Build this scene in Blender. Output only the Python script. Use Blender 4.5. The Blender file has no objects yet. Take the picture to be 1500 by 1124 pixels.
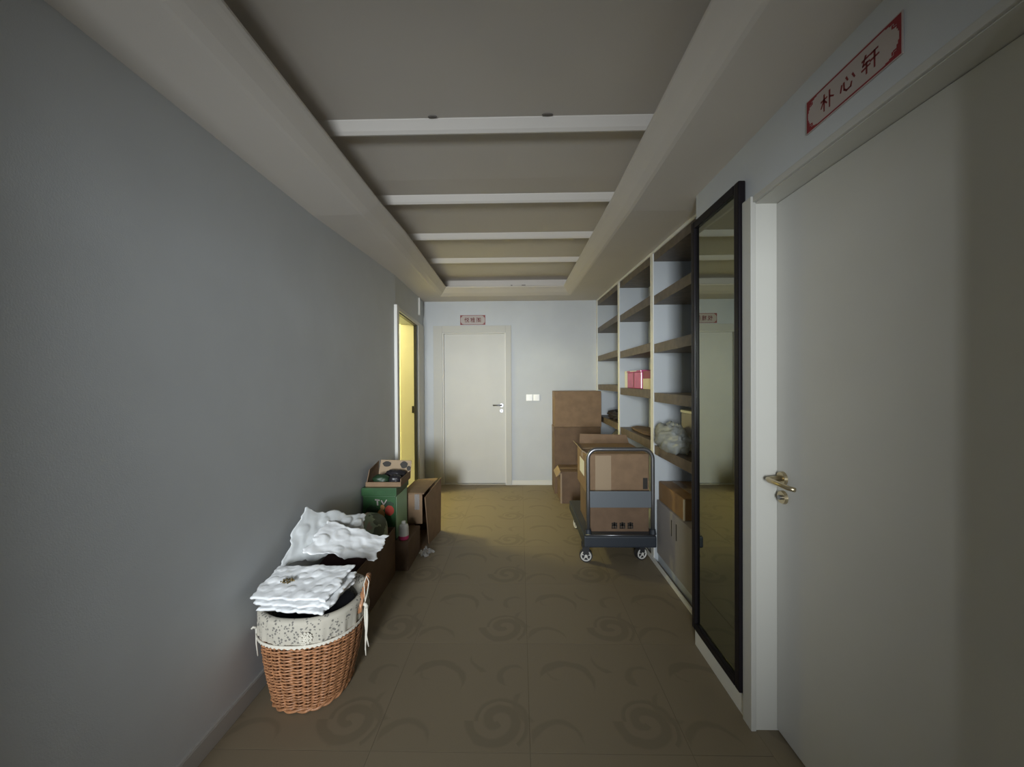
import bpy, bmesh, math, random
from mathutils import Vector, Matrix
random.seed(7)
scn = bpy.context.scene
COL = scn.collection
PI = math.pi

# ------------------------------------------------------------------ camera
cd = bpy.data.cameras.new('camera')
cd.sensor_width = 36.0
cd.lens = 566.34 / 1500 * 36.0
cd.clip_start = 0.02
cam = bpy.data.objects.new('camera', cd)
COL.objects.link(cam)
yaw, pit, rol = 0.0199, 0.0064, 0.0055
Rv = Vector((math.cos(yaw), math.sin(yaw), 0))
Fv = Vector((-math.sin(yaw) * math.cos(pit), math.cos(yaw) * math.cos(pit), -math.sin(pit)))
Uv = Rv.cross(Fv)
Dv = -Uv
rr = math.cos(rol) * Rv + math.sin(rol) * Dv
dd = -math.sin(rol) * Rv + math.cos(rol) * Dv
m = Matrix((rr, -dd, -Fv)).transposed().to_4x4()
m.translation = Vector((0, 0, 1.385))
cam.matrix_world = m
scn.camera = cam

# ------------------------------------------------------------------ world, lights, exposure
w = bpy.data.worlds.new('world')
scn.world = w
w.use_nodes = True
w.node_tree.nodes['Background'].inputs[0].default_value = (0.75, 0.85, 1.0, 1)
w.node_tree.nodes['Background'].inputs[1].default_value = 0.25


def area(name, loc, rot, sx, sy, power, col):
    l = bpy.data.lights.new(name, 'AREA')
    l.shape = 'RECTANGLE'
    l.size, l.size_y = sx, sy
    l.energy = power
    l.color = col
    o = bpy.data.objects.new(name, l)
    COL.objects.link(o)
    o.location = loc
    o.rotation_euler = rot
    return o


# daylight just outside the window in the wall behind the camera
wd = area('window_daylight', (-0.55, -2.78, 1.52), (PI / 2, 0, 0), 0.80, 1.20, 68.0, (0.90, 0.96, 1.0))
wd.data.spread = math.radians(58)
# warm lamp in the washroom on the left
pl = bpy.data.lights.new('washroom_lamp_light', 'POINT')
pl.energy = 105.0
pl.color = (1.0, 0.90, 0.36)
pl.shadow_soft_size = 0.10
plo = bpy.data.objects.new('washroom_lamp_light', pl)
COL.objects.link(plo)
plo.location = (-2.40, 4.33, 2.20)

vs = scn.view_settings
vs.view_transform = 'Standard'
vs.look = 'None'
vs.gamma = 1.0
vs.use_curve_mapping = False
vs.exposure = 0.0


# ------------------------------------------------------------------ helpers
def zo(y):
    """lift added to the dropped ceiling towards the far end to fit image coordinates"""
    return 0.11 * min(max((y - 2.2) / 2.8, 0.0), 1.0)


def wall_x(y):
    """left wall face, bent outwards from the doorway on to fit image coordinates"""
    return -1.18 if y < 3.66 else -1.18 - 0.07 * (y - 3.66)


class MB:
    def __init__(self):
        self.v, self.f = [], []

    def add(self, vs_, fs):
        n = len(self.v)
        self.v += [tuple(p) for p in vs_]
        self.f += [tuple(i + n for i in f) for f in fs]

    def hexa(self, p):
        """8 corners: 4 bottom ccw, 4 top ccw"""
        self.add(p, [(3, 2, 1, 0), (4, 5, 6, 7), (0, 1, 5, 4), (1, 2, 6, 5), (2, 3, 7, 6), (3, 0, 4, 7)])

    def box(self, x0, x1, y0, y1, z0, z1):
        self.hexa([(x0, y0, z0), (x1, y0, z0), (x1, y1, z0), (x0, y1, z0),
                   (x0, y0, z1), (x1, y0, z1), (x1, y1, z1), (x0, y1, z1)])

    def prism(self, poly, z0, z1):
        n = len(poly)
        self.add([(x, y, z0) for x, y in poly] + [(x, y, z1) for x, y in poly],
                 [tuple(reversed(range(n))), tuple(range(n, 2 * n))] +
                 [(i, (i + 1) % n, n + (i + 1) % n, n + i) for i in range(n)])

    def tube(self, pts, r, n=8, closed=False, cap=True):
        pts = [Vector(p) for p in pts]
        rings = []
        m_ = len(pts)
        up = Vector((0, 0, 1))
        prev = None
        for i, p in enumerate(pts):
            if closed:
                t = pts[(i + 1) % m_] - pts[i - 1]
            else:
                t = pts[min(i + 1, m_ - 1)] - pts[max(i - 1, 0)]
            t.normalize()
            if prev is None:
                a = up if abs(t.z) < 0.9 else Vector((1, 0, 0))
                nrm = t.cross(a).normalized()
            else:
                nrm = (prev - t * prev.dot(t)).normalized()
            prev = nrm
            b = t.cross(nrm)
            rad = r[i] if isinstance(r, (list, tuple)) else r
            rings.append([p + (nrm * math.cos(2 * PI * k / n) + b * math.sin(2 * PI * k / n)) * rad for k in range(n)])
        vs_ = [q for rg in rings for q in rg]
        fs = []
        for i in range(m_ if closed else m_ - 1):
            j = (i + 1) % m_
            for k in range(n):
                l = (k + 1) % n
                fs.append((i * n + k, j * n + k, j * n + l, i * n + l))
        if cap and not closed:
            fs.append(tuple(range(n)))
            fs.append(tuple(reversed(range((m_ - 1) * n, m_ * n))))
        self.add(vs_, fs)

    def cyl(self, c, axis, r0, r1, h, n=20):
        c = Vector(c)
        ax = Vector(axis).normalized()
        self.tube([c, c + ax * h], [r0, r1], n)

    def grid(self, fn, nu, nv, closed_u=False):
        vs_ = [fn(i / (nu if closed_u else nu - 1), j / (nv - 1)) for j in range(nv) for i in range(nu)]
        fs = []
        for j in range(nv - 1):
            for i in range(nu if closed_u else nu - 1):
                k = (i + 1) % nu
                fs.append((j * nu + i, j * nu + k, (j + 1) * nu + k, (j + 1) * nu + i))
        self.add(vs_, fs)

    def build(self, name, mat, parent=None, smooth=False, bevel=0.0, fix=True):
        me = bpy.data.meshes.new(name)
        me.from_pydata(self.v, [], self.f)
        if fix or bevel:
            bm = bmesh.new()
            bm.from_mesh(me)
            bmesh.ops.recalc_face_normals(bm, faces=bm.faces)
            if bevel:
                bmesh.ops.bevel(bm, geom=list(bm.edges), offset=bevel, segments=2, affect='EDGES', profile=0.6, clamp_overlap=True)
            bm.to_mesh(me)
            bm.free()
        me.materials.append(mat)
        if smooth:
            for p in me.polygons:
                p.use_smooth = True
        o = bpy.data.objects.new(name, me)
        COL.objects.link(o)
        if parent:
            o.parent = parent
        return o


def bx(name, mat, x0, x1, y0, y1, z0, z1, parent=None, bevel=0.0):
    b = MB()
    b.box(x0, x1, y0, y1, z0, z1)
    return b.build(name, mat, parent, bevel=bevel)


def tag(o, label=None, cat=None, group=None, kind=None):
    if label: o['label'] = label
    if cat: o['category'] = cat
    if group: o['group'] = group
    if kind: o['kind'] = kind
    return o


def empty(name, loc=(0, 0, 0)):
    o = bpy.data.objects.new(name, None)
    o.empty_display_size = 0.05
    COL.objects.link(o)
    o.location = loc
    return o


def thing(name, label, cat, base, group=None):
    """Empty at the thing's base; parts are built in world coordinates and parented with keep()"""
    o = empty(name, base)
    return tag(o, label, cat, group)


def keep(root):
    """children were built in world coordinates: take the root's offset off their meshes"""
    off = Vector(root.location)
    done = set()
    for c in root.children_recursive:
        if c.data and c.data.name not in done:
            done.add(c.data.name)
            c.data.transform(Matrix.Translation(-off))


def struct(o):
    o['kind'] = 'structure'
    return o


def hsh(x, y=0.0, z=0.0):
    s = math.sin(x * 12.9898 + y * 78.233 + z * 37.719) * 43758.5453
    return s - math.floor(s)


def fold(x, y, s):
    """smooth crumple noise"""
    return (math.sin(x * 9.1 + s + 1.7 * math.sin(y * 6.3 + s * 2)) + math.sin(y * 11.3 - s + 1.9 * math.sin(x * 7.7 + s)) +
            0.6 * math.sin((x + y) * 19.7 + s * 3 + 2 * math.sin(x * 13 - y * 5))) / 2.6


# ------------------------------------------------------------------ materials
class E:
    """tiny expression builder over math nodes"""
    nt = None

    def __init__(self, s): self.s = s

    @staticmethod
    def op(o, *a):
        n = E.nt.nodes.new('ShaderNodeMath')
        n.operation = o
        for i, x in enumerate(a):
            if isinstance(x, E): E.nt.links.new(x.s, n.inputs[i])
            else: n.inputs[i].default_value = x
        return E(n.outputs[0])

    def __add__(a, b): return E.op('ADD', a, b)
    def __sub__(a, b): return E.op('SUBTRACT', a, b)
    def __mul__(a, b): return E.op('MULTIPLY', a, b)
    def __rsub__(a, b): return E.op('SUBTRACT', b, a)
    def __truediv__(a, b): return E.op('DIVIDE', a, b)
    __radd__ = __add__
    __rmul__ = __mul__


def mat(name, col, rough=0.6, metal=0.0, spec=0.5, nscale=0, namt=0.0, bump=0.0, bscale=200, col2=None):
    m_ = bpy.data.materials.new(name)
    m_.use_nodes = True
    nt = m_.node_tree
    b = nt.nodes['Principled BSDF']
    b.inputs['Base Color'].default_value = (*col, 1)
    b.inputs['Roughness'].default_value = rough
    b.inputs['Metallic'].default_value = metal
    b.inputs['Specular IOR Level'].default_value = spec
    if nscale:
        tc = nt.nodes.new('ShaderNodeTexCoord')
        n = nt.nodes.new('ShaderNodeTexNoise')
        n.inputs['Scale'].default_value = nscale
        n.inputs['Detail'].default_value = 5
        nt.links.new(tc.outputs['Object'], n.inputs['Vector'])
        mx = nt.nodes.new('ShaderNodeMix')
        mx.data_type = 'RGBA'
        c2 = col2 or tuple(c * (1 - namt) for c in col)
        mx.inputs[6].default_value = (*col, 1)
        mx.inputs[7].default_value = (*c2, 1)
        rp = nt.nodes.new('ShaderNodeMapRange')
        rp.inputs[1].default_value = 0.35
        rp.inputs[2].default_value = 0.65
        nt.links.new(n.outputs['Fac'], rp.inputs[0])
        nt.links.new(rp.outputs[0], mx.inputs[0])
        nt.links.new(mx.outputs[2], b.inputs['Base Color'])
    if bump:
        tc = nt.nodes.new('ShaderNodeTexCoord')
        n = nt.nodes.new('ShaderNodeTexNoise')
        n.inputs['Scale'].default_value = bscale
        n.inputs['Detail'].default_value = 3
        nt.links.new(tc.outputs['Object'], n.inputs['Vector'])
        bp = nt.nodes.new('ShaderNodeBump')
        bp.inputs['Strength'].default_value = bump
        bp.inputs['Distance'].default_value = 0.002
        nt.links.new(n.outputs['Fac'], bp.inputs['Height'])
        nt.links.new(bp.outputs[0], b.inputs['Normal'])
    return m_


M = {}
M['wall'] = mat('grey_blue_wall_paint', (0.535, 0.555, 0.570), 0.62, nscale=3, namt=0.05, bump=0.15, bscale=260)
M['ceil'] = mat('cream_ceiling_paint', (0.66, 0.615, 0.56), 0.75, nscale=2, namt=0.04, bump=0.1, bscale=240)
M['brownwall'] = mat('bounce_damping_brown', (0.20, 0.175, 0.15), 0.7)  # unseen back walls, coloured dark to cut bounce light near the camera
M['batten'] = mat('lit_batten_paint', (0.78, 0.74, 0.69), 0.7)  # ceiling paint made whiter to stand in for light on the battens
M['trim'] = mat('white_trim_paint', (0.66, 0.645, 0.60), 0.5)
M['base'] = mat('grey_baseboard', (0.40, 0.385, 0.36), 0.5)
M['frame'] = mat('door_frame_paint', (0.50, 0.49, 0.45), 0.6)
M['jamb'] = mat('white_jamb_paint', (0.58, 0.57, 0.52), 0.5)
M['door'] = mat('white_door_paint', (0.58, 0.57, 0.53), 0.58, nscale=4, namt=0.03)
M['panelw'] = mat('pale_bookcase_board', (0.50, 0.53, 0.55), 0.5)
M['edgew'] = mat('cream_board_edge', (0.80, 0.785, 0.73), 0.45)
M['wood'] = mat('brown_shelf_wood', (0.155, 0.122, 0.095), 0.5, nscale=18, namt=0.3)
M['black'] = mat('black_mirror_frame', (0.012, 0.010, 0.012), 0.30, spec=0.12)
M['glass'] = mat('mirror_glass', (0.34, 0.365, 0.30), 0.015, metal=1.0)
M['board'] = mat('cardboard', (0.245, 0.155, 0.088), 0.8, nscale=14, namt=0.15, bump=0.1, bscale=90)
M['board_d'] = mat('dark_cardboard', (0.165, 0.102, 0.060), 0.8, nscale=10, namt=0.2, bump=0.1, bscale=90)  # darker brown than the plain cardboard
M['board_in'] = mat('cardboard_inside', (0.22, 0.145, 0.09), 0.9)
M['board_l'] = mat('pale_cardboard', (0.34, 0.25, 0.16), 0.8)
M['board_o'] = mat('ochre_cardboard', (0.33, 0.19, 0.075), 0.6, nscale=12, namt=0.15)
M['tape'] = mat('packing_tape', (0.36, 0.26, 0.17), 0.25)
M['white_c'] = mat('white_carton_board', (0.33, 0.305, 0.285), 0.6)
M['label'] = mat('white_label_paper', (0.75, 0.74, 0.70), 0.6)
M['ink'] = mat('dark_print_ink', (0.03, 0.025, 0.02), 0.7)
M['deck'] = mat('blue_grey_trolley_plastic', (0.020, 0.026, 0.036), 0.55)
M['deck_top'] = mat('dark_deck_mat', (0.06, 0.06, 0.065), 0.7)
M['steel'] = mat('steel_tube', (0.24, 0.24, 0.25), 0.34, metal=0.85)
M['plate'] = mat('grey_painted_plate', (0.13, 0.145, 0.16), 0.45)
M['rubber'] = mat('black_rubber', (0.02, 0.02, 0.022), 0.7)
M['hub'] = mat('white_wheel_hub', (0.62, 0.60, 0.56), 0.4)
M['brass'] = mat('aged_brass', (0.50, 0.42, 0.27), 0.28, metal=0.9)
M['wicker'] = mat('wicker_willow', (0.56, 0.265, 0.125), 0.42, nscale=60, namt=0.45)
M['wicker_d'] = mat('wicker_dark_willow', (0.20, 0.085, 0.04), 0.5, nscale=50, namt=0.4)
M['lace'] = mat('cream_lace', (0.76, 0.72, 0.62), 0.8)
M['navy'] = mat('navy_garment', (0.012, 0.013, 0.025), 0.9)
M['maroon'] = mat('maroon_cloth', (0.05, 0.018, 0.02), 0.9)
M['green'] = mat('green_printed_carton', (0.032, 0.105, 0.035), 0.4, nscale=9, namt=0.3)
M['green_l'] = mat('light_green', (0.36, 0.60, 0.40), 0.5)
M['green_d'] = mat('dark_green_print', (0.018, 0.045, 0.020), 0.45)
M['red'] = mat('red_vegetable_print', (0.34, 0.035, 0.02), 0.5)
M['orange'] = mat('orange_vegetable_print', (0.55, 0.28, 0.10), 0.5)
M['pink'] = mat('pink_gift_wrap', (0.62, 0.10, 0.25), 0.18, nscale=8, namt=0.3)
M['redbox'] = mat('dark_red_card', (0.28, 0.03, 0.05), 0.4)
M['cream'] = mat('cream_card', (0.68, 0.60, 0.42), 0.5)
M['pinktag'] = mat('pink_tag_band', (0.70, 0.06, 0.20), 0.5)
M['bagdark'] = mat('black_bag_plastic', (0.018, 0.016, 0.02), 0.35)
M['baggrey'] = mat('grey_bag_plastic', (0.16, 0.16, 0.17), 0.4)
M['plaque'] = mat('pale_plaque_paper', (0.43, 0.375, 0.35), 0.6)
M['rose'] = mat('crimson_print', (0.22, 0.012, 0.018), 0.5)
M['script'] = mat('dark_red_brush_ink', (0.16, 0.010, 0.012), 0.55)
M['switch'] = mat('white_switch_plastic', (0.85, 0.85, 0.83), 0.3)
M['blackmetal'] = mat('black_door_frame', (0.02, 0.02, 0.02), 0.4)
M['tilew'] = mat('cream_wall_tile', (0.80, 0.79, 0.66), 0.3)
M['slab'] = mat('grout', (0.16, 0.13, 0.085), 0.9)
M['chip'] = mat('dark_peeled_patch', (0.16, 0.145, 0.13), 0.9)
M['plant'] = mat('dried_flower', (0.24, 0.18, 0.07), 0.8, nscale=40, namt=0.7)
M['ribbon'] = mat('cream_ribbon', (0.66, 0.63, 0.55), 0.6)


def plastic(name, col, transp, rough=0.25, bs=60):
    m_ = mat(name, col, rough, spec=0.7, bump=0.25, bscale=bs)
    nt = m_.node_tree
    b = nt.nodes['Principled BSDF']
    t = nt.nodes.new('ShaderNodeBsdfTransparent')
    mx = nt.nodes.new('ShaderNodeMixShader')
    mx.inputs[0].default_value = transp
    nt.links.new(b.outputs[0], mx.inputs[1])
    nt.links.new(t.outputs[0], mx.inputs[2])
    nt.links.new(mx.outputs[0], nt.nodes['Material Output'].inputs[0])
    return m_


M['bubble'] = plastic('white_bubble_film', (0.88, 0.895, 0.905), 0.05, 0.32)
M['bubble2'] = plastic('clear_bubble_film', (0.76, 0.785, 0.79), 0.14, 0.26)
M['clear'] = plastic('clear_wrap', (0.55, 0.55, 0.55), 0.66, 0.12)
M['haze'] = plastic('cloudy_plastic_bag', (0.38, 0.40, 0.385), 0.34, 0.3)
M['pane'] = plastic('window_glass', (0.8, 0.85, 0.9), 0.93, 0.05)


def cloth_flowers():
    m_ = mat('floral_cotton', (0.58, 0.54, 0.45), 0.85)
    nt = m_.node_tree
    b = nt.nodes['Principled BSDF']
    tc = nt.nodes.new('ShaderNodeTexCoord')
    v = nt.nodes.new('ShaderNodeTexVoronoi')
    v.inputs['Scale'].default_value = 78
    n = nt.nodes.new('ShaderNodeTexNoise')
    n.inputs['Scale'].default_value = 14
    nt.links.new(tc.outputs['Object'], v.inputs['Vector'])
    nt.links.new(tc.outputs['Object'], n.inputs['Vector'])
    E.nt = nt
    k = E.op('LESS_THAN', E(v.outputs['Distance']), 0.37) * E.op('GREATER_THAN', E(n.outputs['Fac']), 0.47)
    mx = nt.nodes.new('ShaderNodeMix')
    mx.data_type = 'RGBA'
    mx.inputs[6].default_value = (0.50, 0.465, 0.39, 1)
    mx.inputs[7].default_value = (0.19, 0.18, 0.16, 1)
    nt.links.new(k.s, mx.inputs[0])
    nt.links.new(mx.outputs[2], b.inputs['Base Color'])
    return m_


M['floral'] = cloth_flowers()


def camo():
    m_ = mat('camouflage_cloth', (0.09, 0.10, 0.06), 0.9)
    nt = m_.node_tree
    b = nt.nodes['Principled BSDF']
    tc = nt.nodes.new('ShaderNodeTexCoord')
    n = nt.nodes.new('ShaderNodeTexNoise')
    n.inputs['Scale'].default_value = 9
    n.inputs['Detail'].default_value = 2
    nt.links.new(tc.outputs['Object'], n.inputs['Vector'])
    r = nt.nodes.new('ShaderNodeValToRGB')
    r.color_ramp.interpolation = 'CONSTANT'
    r.color_ramp.elements[0].color = (0.13, 0.15, 0.105, 1)
    r.color_ramp.elements[1].position = 0.45
    r.color_ramp.elements[1].color = (0.36, 0.42, 0.29, 1)
    e = r.color_ramp.elements.new(0.56)
    e.color = (0.42, 0.33, 0.25, 1)
    nt.links.new(n.outputs['Fac'], r.inputs[0])
    nt.links.new(r.outputs[0], b.inputs['Base Color'])
    return m_


M['camo'] = camo()


def floor_mat():
    """brown glazed tile printed with darker scrolls, one 60 cm repeat"""
    m_ = mat('scroll_floor_tile', (0.2, 0.16, 0.1), 0.6)
    nt = m_.node_tree
    b = nt.nodes['Principled BSDF']
    E.nt = nt
    g = nt.nodes.new('ShaderNodeNewGeometry')
    s = nt.nodes.new('ShaderNodeSeparateXYZ')
    # small wobble keeps the printed edges soft and hand drawn
    nz = nt.nodes.new('ShaderNodeTexNoise')
    nz.inputs['Scale'].default_value = 9
    nt.links.new(g.outputs['Position'], nz.inputs['Vector'])
    nt.links.new(g.outputs['Position'], s.inputs[0])
    wob = (E(nz.outputs['Fac']) - 0.5) * 0.03
    X = E(s.outputs[0]) + wob
    Y = E(s.outputs[1]) + wob
    T = 0.6

    def wrap(x): return E.op('WRAP', x, T / 2, -T / 2)

    def clamp01(x):
        return E.op('MINIMUM', E.op('MAXIMUM', x, 0.0), 1.0)

    def arm(u, v, a, turns, rmin, w0, w1, rot, hand, amp):
        """spiral stroke, growing from the eye outwards; hand=+1 ccw"""
        x = wrap(X - (-0.568 + u))
        y = wrap(Y - (1.43 + v))
        r = E.op('SQRT', x * x + y * y)
        th = E.op('ARCTAN2', y, x) * (hand / (2 * PI))
        t = th - rot / (2 * PI)
        # nearest turn k with radius rmin + a*(t+k)
        q = (r - rmin) / a - t
        k = E.op('ROUND', q)
        k = E.op('MINIMUM', E.op('MAXIMUM', k, 0.0), float(turns))
        d = E.op('ABSOLUTE', r - (rmin + (t + k) * a))
        f = clamp01((t + k) * (1.0 / turns))
        wid = w0 + (w1 - w0) * f
        ok = E.op('LESS_THAN', (t + k), float(turns)) * E.op('GREATER_THAN', (t + k), 0.0)
        return clamp01((wid - d) * 90.0) * ok * amp

    def arc(u, v, R, a0, a1, w0, w1, amp):
        x = wrap(X - (-0.568 + u))
        y = wrap(Y - (1.43 + v))
        r = E.op('SQRT', x * x + y * y)
        mid = (a0 + a1) / 2
        half = (a1 - a0) / 2
        th = E.op('WRAP', E.op('ARCTAN2', y, x) - mid, PI, -PI)
        f = (th + half) * (1 / (2 * half))
        wid = w0 + (w1 - w0) * f
        tp = E.op('MINIMUM', clamp01(f * 5.0), clamp01((1.0 - f) * 5.0))
        return clamp01((wid * tp - E.op('ABSOLUTE', r - R)) * 90.0) * amp

    parts = [
        arm(0.468, 0.135, 0.078, 1.45, 0.008, 0.026, 0.026, 0.9, -1, 1.0),
        arc(0.175, 0.330, 0.125, -0.5, 2.9, 0.012, 0.034, 1.0),
        arc(0.14, 0.40, 0.05, 1.0, 5.2, 0.012, 0.008, 0.8),
        arc(0.11, 0.03, 0.100, -0.2, 3.2, 0.010, 0.026, 0.9),
        arc(0.42, 0.50, 0.10, 2.9, 4.6, 0.008, 0.022, 0.9),
        arc(0.53, 0.375, 0.060, 0.4, 4.4, 0.010, 0.026, 0.9),
        arc(0.02, 0.22, 0.08, 2.0, 4.9, 0.012, 0.028, 0.8),
    ]
    tot = parts[0]
    for p in parts[1:]:
        tot = E.op('MAXIMUM', tot, p)
    gr = nt.nodes.new('ShaderNodeTexNoise')
    gr.inputs['Scale'].default_value = 160
    gr.inputs['Detail'].default_value = 4
    nt.links.new(g.outputs['Position'], gr.inputs['Vector'])
    sp = (E(gr.outputs['Fac']) - 0.5) * 0.5
    fac = clamp01(tot * 0.85 + sp)
    oi = nt.nodes.new('ShaderNodeObjectInfo')
    mx = nt.nodes.new('ShaderNodeMix')
    mx.data_type = 'RGBA'
    mx.inputs[6].default_value = (0.235, 0.190, 0.125, 1)
    mx.inputs[7].default_value = (0.190, 0.153, 0.100, 1)
    nt.links.new(fac.s, mx.inputs[0])
    hv = nt.nodes.new('ShaderNodeHueSaturation')
    nt.links.new((E(oi.outputs['Random']) * 0.06 + 0.97).s, hv.inputs['Value'])
    nt.links.new(mx.outputs[2], hv.inputs['Color'])
    nt.links.new(hv.outputs[0], b.inputs['Base Color'])
    return m_


M['floor'] = floor_mat()

# ------------------------------------------------------------------ floor of separate tiles
fl = struct(bx('floor', M['slab'], -1.42, 1.50, -2.75, 5.35, -0.15, -0.0012))
XL_, XH_, YL_, YH_ = -1.31, 1.33, -2.6, 5.22
tile_cache = {}
gx = [0.032 + 0.6 * k for k in range(-3, 4)]
gy = [1.43 + 0.6 * k for k in range(-7, 8)]
for a, b_ in zip(gx[:-1], gx[1:]):
    for c_, d_ in zip(gy[:-1], gy[1:]):
        x0, x1, y0, y1 = max(a, XL_), min(b_, XH_), max(c_, YL_), min(d_, YH_)
        if x1 - x0 < 0.02 or y1 - y0 < 0.02: continue
        key = (round(x1 - x0, 3), round(y1 - y0, 3))
        if key not in tile_cache:
            b = MB()
            w_, h_ = key
            g_, e_ = 0.0007, 0.0003
            b.hexa([(g_, g_, -0.006), (w_ - g_, g_, -0.006), (w_ - g_, h_ - g_, -0.006), (g_, h_ - g_, -0.006),
                    (g_ + e_, g_ + e_, 0), (w_ - g_ - e_, g_ + e_, 0), (w_ - g_ - e_, h_ - g_ - e_, 0), (g_ + e_, h_ - g_ - e_, 0)])
            o = b.build('tile', M['floor'], fl)
            tile_cache[key] = o.data
        else:
            o = bpy.data.objects.new('tile', tile_cache[key])
            COL.objects.link(o)
            o.parent = fl
        o.location = (x0, y0, 0)

# ------------------------------------------------------------------ walls
H2 = 2.75
b = MB()
b.prism([(-1.18, -2.75), (-1.18, 3.66), (wall_x(3.70), 3.70), (-1.39, 3.70), (-1.39, -2.75)], -0.05, H2)
b.prism([(wall_x(4.73), 4.73), (wall_x(5.30), 5.30), (-1.50, 5.30), (-1.46, 4.73)], -0.05, H2)
b.prism([(wall_x(3.70), 3.70), (wall_x(4.73), 4.73), (-1.46, 4.73), (-1.39, 3.70)], 2.085, H2)
struct(b.build('wall_left', M['wall']))
b = MB()                                                     # far wall around the door opening
b.box(-1.48, -1.038, 5.15, 5.33, -0.05, H2)
b.box(-0.174, 1.50, 5.15, 5.33, -0.05, H2)
b.box(-1.038, -0.174, 5.15, 5.33, 2.041, H2)
struct(b.build('wall_far', M['wall']))
b = MB()                                                     # right wall: pier with the mirror, door opening, near pier
b.box(0.922, 1.50, 1.555, 2.035, -0.05, H2)
b.box(0.922, 1.50, -2.75, 0.695, -0.05, H2)
b.box(0.922, 1.50, 0.695, 1.555, 2.09, H2)
struct(b.build('wall_right', M['wall']))
struct(bx('wall_alcove', M['wall'], 1.325, 1.50, 2.035, 5.15, -0.05, H2))
WX0, WX1, WZ0, WZ1 = -0.90, -0.20, 0.93, 2.11
b = MB()
b.box(-1.42, WX0, -2.75, -2.60, -0.05, H2)
b.box(WX1, 1.50, -2.75, -2.60, -0.05, H2)
b.box(WX0, WX1, -2.75, -2.60, -0.05, WZ0)
b.box(WX0, WX1, -2.75, -2.60, WZ1, H2)
struct(b.build('wall_back', M['brownwall']))
b = MB()                                                     # added unseen piers and lintel that shade the near corridor
b.box(-1.185, -1.03, 0.08, 0.20, 0, H2)
b.box(-1.185, -1.10, -0.72, -0.60, 0, H2)
b.box(0.36, 0.925, -0.72, -0.60, 0, H2)
b.box(-1.10, 0.36, -0.72, -0.60, 1.96, H2)
struct(b.build('wall_shade_piers', M['brownwall']))
win = struct(empty('window_1', (-0.55, -2.68, WZ0)))
b = MB()
for (x0, x1, z0, z1) in ((WX0, WX0 + 0.04, WZ0, WZ1), (WX1 - 0.04, WX1, WZ0, WZ1), (WX0 + 0.04, WX1 - 0.04, WZ0, WZ0 + 0.04), (WX0 + 0.04, WX1 - 0.04, WZ1 - 0.04, WZ1)):
    b.box(x0, x1, -2.70, -2.66, z0, z1)
b.build('window_frame', M['trim'], win)
bx('pane', M['pane'], WX0 + 0.04, WX1 - 0.04, -2.684, -2.678, WZ0 + 0.04, WZ1 - 0.04, win)
keep(win)

# ------------------------------------------------------------------ ceiling
ys = [-2.62, 2.2, 2.7, 3.66, 4.8, 5.0, 5.16]
YS_FAR = 4.80


def strip(mb, x0f, x1f, ylist, z0, z1):
    for y0, y1 in zip(ylist[:-1], ylist[1:]):
        mb.hexa([(x0f(y0), y0, z0 + zo(y0)), (x1f(y0), y0, z0 + zo(y0)), (x1f(y1), y1, z0 + zo(y1)), (x0f(y1), y1, z0 + zo(y1)),
                 (x0f(y0), y0, z1 + zo(y0)), (x1f(y0), y0, z1 + zo(y0)), (x1f(y1), y1, z1 + zo(y1)), (x0f(y1), y1, z1 + zo(y1))])


ZS = 2.34
b = MB()
strip(b, lambda y: -1.48, lambda y: 1.48, [-2.75, 2.2, 5.0, 5.33], 2.535, 2.60)
ce = struct(b.build('ceiling', M['ceil']))
LX, RX = -0.90, 0.632


def lx(y):
    return LX - 0.085 * min(max((y - 2.7) / 2.1, 0.0), 1.0)  # left cornice line bent outwards with distance to meet image pixels


b = MB()
strip(b, lambda y: wall_x(y) - 0.03, lambda y: lx(y) - 0.0038, ys, ZS, 2.534)
b.build('soffit', M['ceil'], ce)
b = MB()
strip(b, lambda y: RX + 0.0038, lambda y: 0.96, [-2.62, 2.03], ZS, 2.534)
strip(b, lambda y: RX + 0.0038, lambda y: 1.34, [2.03, 2.2, 5.0, 5.16], ZS, 2.534)
b.build('soffit', M['ceil'], ce)
b = MB()
strip(b, lambda y: lx(y) - 0.005, lambda y: RX + 0.005, [YS_FAR, 5.0, 5.16], ZS, 2.534)
b.build('soffit', M['ceil'], ce)
# cornice mouldings: profile (inward offset, height) swept along each side, mitred at the far corners
prof = [(-0.004, 0.0), (0.012, 0.004), (0.045, 0.022), (0.082, 0.052), (0.097, 0.062), (0.105, 0.070), (0.106, 0.078), (0.100, 0.084),
        (0.085, 0.086), (0.0, 0.088), (-0.004, 0.088)]
FK = 2.0


def sweep(pts_fn, n):
    mb = MB()
    k = len(prof)
    vs_ = []
    for i in range(n):
        for d, h in prof:
            vs_.append(pts_fn(i, d, h))
    fs = [(i * k + j, i * k + (j + 1) % k, (i + 1) * k + (j + 1) % k, (i + 1) * k + j) for i in range(n - 1) for j in range(k)]
    fs += [tuple(range(k)), tuple(range((n - 1) * k, n * k))]
    mb.add(vs_, fs)
    return mb


yl = [-2.62, 0.0, 2.2, 2.7, YS_FAR]


def left_pt(i, d, h):
    y = yl[i] if i < len(yl) - 1 else YS_FAR - d * FK
    return (lx(y) + d, y, ZS + h + zo(y))


def right_pt(i, d, h):
    y = yl[i] if i < len(yl) - 1 else YS_FAR - d * FK
    return (RX - d, y, ZS + h + zo(y))


def far_pt(i, d, h):
    y = YS_FAR - d * FK
    return ((lx(y) + d) if i == 0 else (RX - d), y, ZS + h + zo(y))


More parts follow.
